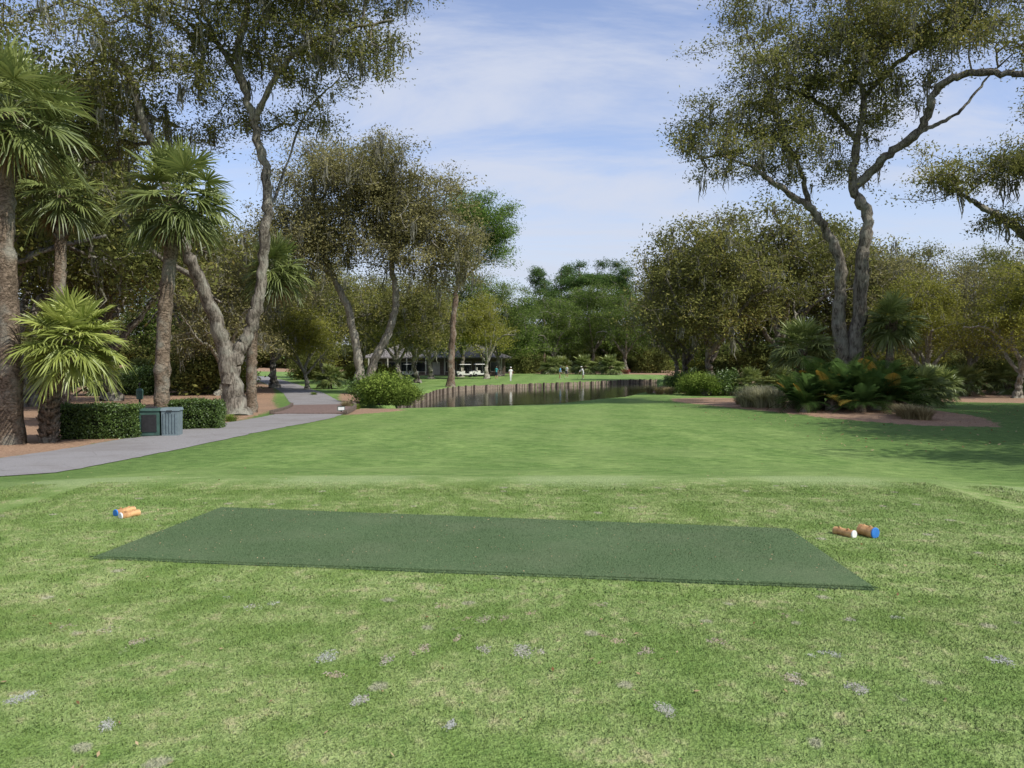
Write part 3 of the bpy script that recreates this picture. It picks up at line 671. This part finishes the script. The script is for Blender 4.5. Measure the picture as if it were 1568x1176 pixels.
def clump(seed, n=420, h=.95):
    r = np.random.default_rng(seed); mb = MB(); an = r.uniform(0, 6.28, n); q = r.uniform(0, .22, n); out_ = r.uniform(.1, .75, n)*h; H = h*r.uniform(.5, 1.05, n)
    d = np.stack([np.cos(an), np.sin(an), 0*an], 1); sd = np.stack([-np.sin(an), np.cos(an), 0*an], 1)*.008; rows = []
    for t, ww in ((0, 1), (.4, 1.), (.75, .8), (1, .2)):
        c = d*(q+out_*t**1.8)[:, None]; c = c+np.array([0, 0, 1.])*(H*(t-.35*t**3))[:, None]; rows += [c-sd*ww, c+sd*ww]
    V = np.stack(rows, 1).reshape(-1, 3); b = (np.arange(n)*8)[:, None]
    mb.add(V, np.concatenate([b+np.array([[0, 1, 3, 2]]), b+np.array([[2, 3, 5, 4]]), b+np.array([[4, 5, 7, 6]])]), 0, np.repeat(r.uniform(0, 1, n), 8)); return mb
CG = clump(5, 520).mesh("ornamental_grass", [leaf_mat("bunch_grass", (.22, .22, .13), (.50, .48, .32))]); CT = clump(6, 420, .7).mesh("ornamental_grass", [TAN]); CGr = clump(7, 300, .6).mesh("ornamental_grass", [SHRUB])
for a, d, s, me in [(1146,41,1.6,CG),(1168,40,1.9,CG),(1190,39,1.6,CG),(1158,43,1.7,CG),(1178,42,1.7,CG),(1395,32,1.4,CT),(1415,31.5,1.3,CT),(1385,33,1.3,CT),(1135,44,1.2,CT),(1010,64,1.4,CT),(1025,63,1.4,CT),(995,66,1.2,CT),(352,31.5,.9,CGr),(480,60,.8,CGr),(530,43,.9,CT),(545,42,.8,CGr)]:
    place("ornamental_grass", me, a, d, s)

# ------------------------------------------------------------------ clipped hedges
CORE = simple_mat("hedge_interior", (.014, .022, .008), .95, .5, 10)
def hedge(x, y, lx, ly, h, rz, seed):
    r = np.random.default_rng(seed); mb = MB()
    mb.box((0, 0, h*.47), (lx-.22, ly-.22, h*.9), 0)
    n = int(2600*(lx*ly+2*(lx+ly)*h)); P = r.uniform(-1, 1, (n, 3)); wts = np.array([lx*ly, lx*h, lx*h, ly*h, ly*h]); m = r.choice(5, n, p=wts/wts.sum())
    P[m == 0, 2] = 1; P[m == 1, 1] = -1; P[m == 2, 1] = 1; P[m == 3, 0] = -1; P[m == 4, 0] = 1
    P = P*np.array([lx/2, ly/2, h/2])+np.array([0, 0, h/2]); nn = .045*np.sin(P[:, :1]*5+1)+.035*np.sin(P[:, 2:]*9+P[:, 1:2]*6)
    P = P+r.normal(0, .04, P.shape)+nn*np.sign(P-[0, 0, h/2])*.7; P[:, 2] = np.abs(P[:, 2])
    V, F = leaves(P, .032, .5, .5, r); mb.add(V, F, 1, np.repeat(r.uniform(0, 1, n), 4))
    o = mb.obj("boxwood_hedge", [CORE, HEDGE], loc=(x, y, gz(x, y)-.06)); o.rotation_euler[2] = rz
x1, y1 = at(153, 23.8)[:2]; hedge(x1, y1, 2.2, 1.0, 1.0, .12, 1)
x2, y2 = at(292, 27.4)[:2]; hedge(x2, y2, 2.0, .95, 1.0, .1, 2)

# ------------------------------------------------------------------ litter bin, ball washer, sign
GRN = simple_mat("green_plastic", (.06, .12, .10), .5, .3, 6, .1); GRY = simple_mat("grey_blue_plastic", (.16, .21, .23), .5, .2, 6, .1)
BLK = simple_mat("black_metal", (.03, .03, .032), .5, .3, 10, .1); WHT = simple_mat("white_paint", (.75, .75, .73), .5, .1, 10, .1); BLU = simple_mat("blue_paint", (.04, .20, .58), .5, .2, 20, .1)
x, y, z = at(246, 24.2); z += .08
tb = empty("trash_bin_station", (x, y, z), .15)
m = MB(); m.box((-.28, 0, .42), (.56, .55, .74), 0, 0, 1.04); m.box((-.28, -.29, .42), (.42, .02, .52), 1)
for sx_ in (-.5, -.06):
    for sy_ in (-.22, .22): m.box((sx_, sy_, .03), (.06, .06, .1), 1)
m.obj("bin_body", [GRN, BLK], parent=tb)
m = MB(); m.box((-.28, 0, .83), (.66, .64, .07), 0, 0, .93); m.box((-.28, 0, .885), (.3, .3, .04), 1, 0, .8); m.obj("bin_lid", [GRN, BLK], parent=tb)
m = MB(); m.box((.3, .02, .40), (.46, .55, .78), 0, 0, 1.03)
for i in range(5): m.box((.13+i*.085, -.275, .42), (.018, .02, .6), 0)
m.obj("sand_box_body", [GRY], parent=tb)
m = MB(); m.box((.3, .02, .83), (.54, .62, .08), 0, 0, .9); m.box((.3, -.30, .79), (.16, .03, .03), 1); m.obj("sand_box_lid", [GRY, BLK], parent=tb)
x, y, z = at(213, 28); e = empty("golf_ball_washer", (x, y, z+.08))
m = MB(); V, F = sweep([(0, 0, 0), (0, 0, .5), (0, 0, 1.0)], [.035]*3, 10); m.add(V, F, 0); V, F = sweep([(0, 0, 0), (0, 0, .03), (0, 0, .05)], [.16, .16, .04], 12); m.add(V, F, 0); m.obj("post", [BLK], parent=e)
m = MB(); V, F = sweep([(0, 0, .98), (0, 0, 1.0), (0, 0, 1.3), (0, 0, 1.36), (0, 0, 1.38)], [.05, .11, .12, .09, .01], 14); m.add(V, F, 0); V, F = sweep([(0, 0, 1.36), (0, 0, 1.5), (0, 0, 1.51)], [.012, .012, .01], 8); m.add(V, F, 1); V, F = sweep([(0, 0, 1.49), (0, 0, 1.52), (0, 0, 1.56), (0, 0, 1.58)], [.01, .035, .035, .005], 10); m.add(V, F, 1); m.obj("washer_head", [GRN, BLK], parent=e)
x, y, z = at(522, 37); e = empty("path_sign", (x, y, z+.08), .2)
m = MB(); m.box((0, 0, .12), (.06, .06, .3)); m.obj("stake", [WOODD], parent=e)
m = MB(); m.box((0, -.045, .26), (.34, .025, .2), 0); m.box((0, -.060, .26), (.28, .004, .14), 1); m.obj("board", [GRN, WHT], parent=e)

# ------------------------------------------------------------------ tee markers (cut logs)
LOG = simple_mat("log_bark", (.60, .36, .16), .6, .5, 14, .5, c2=(.36, .19, .08)); ENDW = simple_mat("log_end_wood", (.60, .42, .22), .7, .3, 20, .2)
def log_marker(x, y, r, L, ang, mat):
    e = empty("log_tee_marker", (x, y, r+.006), ang)
    n = 10; t = np.linspace(-L/2, L/2, n); C = np.stack([t, .0*t, .003*np.sin(t*30)], 1); R = r*(1+.05*rng.normal(size=n))
    m = MB(); V, F = sweep(C, R, 16, .03); m.add(V, F, 0)
    for tt in (-.2, .25):
        V2, F2 = sweep([(L*tt, 0, r*.8), (L*tt, .01, r*1.12), (L*tt, .01, r*1.14)], [.016, .011, .003], 8); m.add(V2, F2, 0)
    m.obj("log", [LOG], [0], parent=e)
    for sg, mt in ((-1, mat), (1, ENDW)):
        m = MB(); V, F = sweep([(sg*(L/2-.004), 0, 0), (sg*(L/2+.006), 0, 0), (sg*(L/2+.009), 0, 0), (sg*(L/2+.0092), 0, 0)], [r*1.02, r*1.0, r*.88, r*.01], 20); m.add(V, F, 0); m.obj("painted_end" if mt is not ENDW else "cut_end", [mt], parent=e)
log_marker(-4.12, 8.42, .040, .21, math.radians(62), BLU)
log_marker(-4.0, 8.28, .036, .20, math.radians(58), WHT)
log_marker(3.12, 7.42, .038, .20, math.radians(122), WHT)
log_marker(3.33, 7.40, .052, .16, math.radians(116), BLU)

# ------------------------------------------------------------------ clubhouse
ROOF = simple_mat("shingle_roof", (.22, .20, .19), .9, .35, 5, .5); WALL = simple_mat("brown_siding", (.20, .155, .12), .9, .3, 3, .3); GLASS = simple_mat("window_glass", (.02, .025, .03), .1, .3, 2, .0, .6); TRIM = simple_mat("cream_trim", (.55, .52, .45), .7, .15, 5)
x, y, z = at(668, 128); z += .08
h = empty("clubhouse_building", (x, y, z), 0)
W, Dp, H = 22., 9., 2.7
m = MB(); m.box((0, 4.5, H/2), (W, Dp, H)); m.obj("walls", [WALL], parent=h)
def hip(cx, cy, w, d, z0, rise, ov=1.1):
    a, b = w/2+ov, d/2+ov; rl = max(w/2-d/2, .6)
    V = [(-a, -b, z0), (a, -b, z0), (a, b, z0), (-a, b, z0), (-rl, 0, z0+rise), (rl, 0, z0+rise), (rl, .02, z0+rise), (-rl, .02, z0+rise)]
    V = np.array(V)+[cx, cy, 0]; Lw = V[:4]-[0, 0, .18]; V = np.vstack([V, Lw])
    return V, [[0, 1, 5, 4], [1, 2, 6, 5], [2, 3, 7, 6], [3, 0, 4, 7], [4, 5, 6, 7], [8, 9, 1, 0], [9, 10, 2, 1], [10, 11, 3, 2], [11, 8, 0, 3], [11, 10, 9, 8]]
m = MB(); V, F = hip(0, 4.5, W, Dp, H+.2, 2.1); m.add(V, F); V, F = hip(5, .5, 6, 6, H+.21, 1.7, .8); m.add(V, F); m.obj("roof", [ROOF], parent=h)
m = MB(); m2 = MB(); m3 = MB()
for i in range(9):
    cx = -9.6+i*2.4
    if i == 4: continue
    m.box((cx, -.03, 1.35), (1.7, .06, 1.5))
    for dx in (-.88, .88): m2.box((cx+dx, -.045, 1.35), (.08, .09, 1.66))
    for dz in (.56, 2.14): m2.box((cx, -.045, dz+.0), (1.68, .09, .08))
m.obj("windows", [GLASS], parent=h)
for i in range(8): m2.box((-10.5+i*3, -1.9, H/2), (.16, .16, H))
m2.obj("trim_and_porch_posts", [TRIM], parent=h); m3.box((0, -.04, 1.05), (1.2, .08, 2.1)); m3.obj("door", [TRIM], parent=h)
m = MB(); m.box((0, -1.2, .06), (W, 2.3, .12)); m.obj("porch_deck", [WOODL], parent=h)

# ------------------------------------------------------------------ golf carts
CREAM = simple_mat("cart_body_white", (.7, .7, .66), .35, .08, 5, .0, .5); RUB = simple_mat("tyre_rubber", (.03, .03, .03), .9, .2, 10)
def cart(x, y, rz):
    e = empty("golf_cart", (x, y, gz(x, y)), rz)
    m = MB(); m.box((0, 0, .42), (2.2, 1.1, .2)); m.box((.85, 0, .66), (.5, 1.08, .34), 0, 0, .75); m.box((-.5, 0, .66), (.9, 1.1, .32), 0, 0, .95); m.box((-1.05, 0, .72), (.35, .9, .3)); m.obj("body", [CREAM], parent=e)
    m = MB(); m.box((-.3, 0, .88), (.5, 1.0, .12)); m.box((-.58, 0, 1.15), (.1, 1.0, .5)); m.obj("seats", [TRIM], parent=e)
    m = MB(); m.box((0, 0, 1.88), (1.7, 1.2, .07), 0, 0, .94); m.obj("canopy", [CREAM], parent=e)
    A = np.array([(.85, -.5, .8), (.85, .5, .8), (-.8, -.5, .8), (-.8, .5, .8), (.75, -.25, .75)]); B = np.array([(.6, -.5, 1.86), (.6, .5, 1.86), (-.75, -.5, 1.86), (-.75, .5, 1.86), (.35, -.25, 1.1)])
    m = MB(); V, F = prisms(A, B, np.full(5, .022), np.full(5, .022), 6); m.add(V, F); V, F = sweep([(.35, -.25+.16*math.cos(q), 1.1+.16*math.sin(q)) for q in np.linspace(0, 6.28, 14)], [.014]*14, 6); m.add(V, F); m.obj("canopy_posts_and_steering_wheel", [BLK], parent=e)
    for i, (wx, wy) in enumerate(((.8, -.5), (.8, .5), (-.75, -.5), (-.75, .5))):
        m = MB(); V, F = sweep([(wx, wy-.09, .23), (wx, wy-.085, .23), (wx, wy-.07, .23), (wx, wy+.07, .23), (wx, wy+.085, .23), (wx, wy+.09, .23)], [.01, .19, .23, .23, .19, .01], 16); m.add(V, F); m.obj("wheel_%d" % (i+1), [RUB], parent=e)
for a, d, rz in ((712, 118, .2), (628, 116, 2.8), (735, 120, .3)):
    x, y, _ = at(a, d); cart(x, y, rz)

# ------------------------------------------------------------------ golfers
SKIN = simple_mat("skin", (.48, .27, .18), .6, .1, 10, 0); HAIR = simple_mat("hair", (.06, .04, .025), .8, .3, 20); SHOE = simple_mat("shoes", (.5, .5, .5), .6, .2, 20)
def person(a, d, heading, shirt, pants, pose, hat=None, shorts=True):
    J = []; Rr = []; E = []
    def v(p, r): J.append(p); Rr.append(r); return len(J)-1
    bend = pose.get('bend', 0.); st = pose.get('stride', .12)
    def tilt(p):
        x, y, z = p; zz = z-.95; return (x, y+zz*math.sin(bend)*-1, .95+zz*math.cos(bend))
    pel = v((0, 0, .95), (.15, .11)); ab = v(tilt((0, 0, 1.1)), (.135, .10)); chst = v(tilt((0, 0, 1.30)), (.165, .115)); nb = v(tilt((0, 0, 1.46)), (.07, .065)); hd0 = v(tilt((0, -.01, 1.55)), (.062, .065)); hd1 = v(tilt((0, -.02, 1.64)), (.078, .095)); hd2 = v(tilt((0, -.01, 1.73)), (.055, .065))
    E += [(pel, ab), (ab, chst), (chst, nb), (nb, hd0), (hd0, hd1), (hd1, hd2)]; hands = []
    for s in (-1, 1):
        sh = v(tilt((s*.19, 0, 1.40)), (.06, .06)); f = pose.get('arms', .1)
        el = v(tilt((s*.24, -f*.25, 1.40-.29*math.cos(f*.9))), (.045, .045)); wr = v(tilt((s*(.24-.16*min(f, 1)), -f*.5, 1.40-.29*math.cos(f*.9)-.25*math.cos(f*1.1))), (.03, .028))
        w = J[wr]; hn = v((w[0], w[1]-.02, w[2]-.08), (.035, .02)); E += [(chst, sh), (sh, el), (el, wr), (wr, hn)]; hands.append((J[hn], s))
        hp = v((s*.09, 0, .88), (.095, .1)); kn = v((s*.1, -.03+s*st*.5, .49), (.06, .062)); an = v((s*.1, .02+s*st, .09), (.038, .045)); to = v((s*.115, -.15+s*st, .04), (.04, .03)); E += [(pel, hp), (hp, kn), (kn, an), (an, to)]
    me = bpy.data.meshes.new("sk"); me.from_pydata(J, E, []); ob = bpy.data.objects.new("sk", me); COL.objects.link(ob)
    md = ob.modifiers.new("Skin", 'SKIN'); md.use_smooth_shade = True
    for i, r in enumerate(Rr): me.skin_vertices[0].data[i].radius = r
    me.skin_vertices[0].data[0].use_root = True
    ob.modifiers.new("Sub", 'SUBSURF').levels = 1
    dg = bpy.context.evaluated_depsgraph_get(); em = bpy.data.meshes.new_from_object(ob.evaluated_get(dg)); bpy.data.objects.remove(ob)
    em.materials.clear()
    for m_ in [shirt, pants, SKIN, SHOE, HAIR]: em.materials.append(m_)
    for p in em.polygons:
        c = p.center; z = c.z; p.use_smooth = True
        if z < .10: k = 3
        elif z < (.52 if shorts else .1): k = 2
        elif z < .97 and abs(c.x) < .2: k = 1
        elif z > 1.49*math.cos(bend)+.02: k = 4 if (z > 1.70 or c.y > .03+J[hd1][1]) else 2
        elif abs(c.x) > .2 and z < 1.2: k = 2
        else: k = 0
        p.material_index = k
    x, y, _ = at(a, d); e = empty("golfer", (x, y, gz(x, y)+.0), heading)
    o = bpy.data.objects.new("body", em); COL.objects.link(o); o.parent = e
    m = MB(); hc = np.array(J[hd1])
    V, F = sweep([hc+[0, -.09, .02], hc+[0, -.118, -.015], hc+[0, -.1, -.03]], [.008, .014, .006], 6); m.add(V, F, 0)
    for s in (-1, 1):
        V, F = sweep([hc+[s*.075, 0, -.03], hc+[s*.092, .01, 0], hc+[s*.085, .015, .03]], [.008, .016, .01], 6); m.add(V, F, 0)
        V, F = sweep([hc+[s*.03-.012, -.092, .02], hc+[s*.03, -.098, .02], hc+[s*.03+.012, -.092, .02]], [.004, .009, .004], 6); m.add(V, F, 1)
    V, F = sweep([hc+[-.025, -.09, -.055], hc+[0, -.096, -.055], hc+[.025, -.09, -.055]], [.004, .007, .004], 6); m.add(V, F, 1)
    for hp_, s in hands:
        h_ = np.array(hp_)
        for i in range(4):
            b0 = h_+[0, -.03+i*.02, -.01]; Lf = (.07, .08, .075, .06)[i]; V, F = sweep([b0, b0+[-s*.01, -.004, -Lf*.6], b0+[-s*.03, -.004, -Lf]], [.010, .009, .006], 6); m.add(V, F, 0)
        V, F = sweep([h_+[0, -.025, .03], h_+[-s*.01, -.055, 0], h_+[-s*.02, -.06, -.03]], [.011, .010, .007], 6); m.add(V, F, 0)
    m.obj("face_and_fingers", [SKIN, HAIR], parent=e)
    if hat:
        m = MB(); t = hc+[0, 0, .05]; V, F = sweep([t+[0, 0, -.01], t+[0, 0, .03], t+[0, .005, .08], t+[0, .005, .095]], [.1, .1, .07, .01], 14); m.add(V, F); m.box(t+[0, -.13, 0], (.14, .13, .015)); m.obj("cap", [hat], parent=e)
    if pose.get('club'):
        h_ = np.array(hands[1][0]); g_ = np.array([h_[0]-.1, h_[1]-.35, .03]); m = MB(); V, F = sweep([h_+[0, 0, .1], h_, g_], [.014, .01, .006], 6); m.add(V, F); m.box(g_+[0, -.03, 0], (.04, .1, .03)); m.obj("golf_club", [BLK], parent=e)
cw = simple_mat("white_cloth", (.8, .8, .8), .9, .08, 10); cb = simple_mat("blue_cloth", (.12, .35, .62), .9, .2, 10); cn = simple_mat("navy_cloth", (.04, .055, .11), .9, .2, 10); ck = simple_mat("khaki_cloth", (.42, .36, .26), .9, .15, 10); cg = simple_mat("teal_cloth", (.10, .38, .42), .9, .2, 10)
person(760, 106, 2.6, cg, cn, {'arms': .2, 'stride': .05})
person(782, 98, .4, cw, cw, {'arms': .15, 'stride': .14}, cw, False)
person(857, 108, 1.4, cb, ck, {'arms': .5, 'stride': .05, 'bend': .2, 'club': 1}, cn)
person(868, 114, -.8, cw, cn, {'arms': .2, 'stride': .1})
person(893, 106.5, -1.2, cw, cw, {'arms': .9, 'stride': .05, 'bend': .35, 'club': 1}, cw, True)
person(1152, 66, .8, cb, ck, {'arms': .2, 'stride': .18}, cw)

# ------------------------------------------------------------------ light and sky
sdv = Vector((.60, -.36, .72)).normalized()
sl = bpy.data.lights.new("sun", 'SUN'); sl.energy = 5.0; sl.angle = math.radians(.53); sl.color = (1, .955, .87)
so = bpy.data.objects.new("sun", sl); COL.objects.link(so); so.rotation_euler = sdv.to_track_quat('Z', 'Y').to_euler(); so.location = (30, -10, 40)
w = bpy.data.worlds.new("World"); scene.world = w; w.use_nodes = True; nt = w.node_tree; nt.nodes.clear()
sky = nd(nt, 'ShaderNodeTexSky', sky_type='NISHITA'); sky.sun_disc = False; sky.sun_elevation = math.asin(sdv.z); sky.sun_rotation = math.atan2(sdv.x, sdv.y); sky.air_density = 1.0; sky.dust_density = .6; sky.ozone_density = 1.6
tc = nd(nt, 'ShaderNodeTexCoord').outputs['Generated']; sp = nd(nt, 'ShaderNodeSeparateXYZ', {0: tc}); zc = mth(nt, 'MAXIMUM', mth(nt, 'ADD', sp.outputs[2], .12), .02)
cv = nd(nt, 'ShaderNodeCombineXYZ', {0: mth(nt, 'DIVIDE', sp.outputs[0], zc), 1: mth(nt, 'DIVIDE', sp.outputs[1], zc)}).outputs[0]
rot = nd(nt, 'ShaderNodeMapping', {'Vector': cv, 'Rotation': (0, 0, .7), 'Scale': (.5, 1.15, 1), 'Location': (.7, .2, 0)}).outputs[0]
c1 = noise(nt, rot, 1.2, 8, .62, .6); c2 = noise(nt, rot, .6, 3, .5)
cf = mapr(nt, mth(nt, 'ADD', mth(nt, 'MULTIPLY', c1, .75), mth(nt, 'MULTIPLY', c2, .5)), .50, .74, .12, .88)
hz = mapr(nt, sp.outputs[2], 0, .32, .72, 0.)
skc = mix(nt, 1., sky.outputs[0], (1.3, 1.25, 1.4), 'MULTIPLY')
c = mix(nt, cf, skc, (5.0, 5.35, 6.3)); c = mix(nt, hz, c, (4.7, 5.15, 6.1))
bg = nd(nt, 'ShaderNodeBackground', {'Color': c, 'Strength': .135}); wo = nt.nodes.new('ShaderNodeOutputWorld'); nt.links.new(bg.outputs[0], wo.inputs[0])
print("polys", sum(len(m.polygons) for m in bpy.data.meshes))
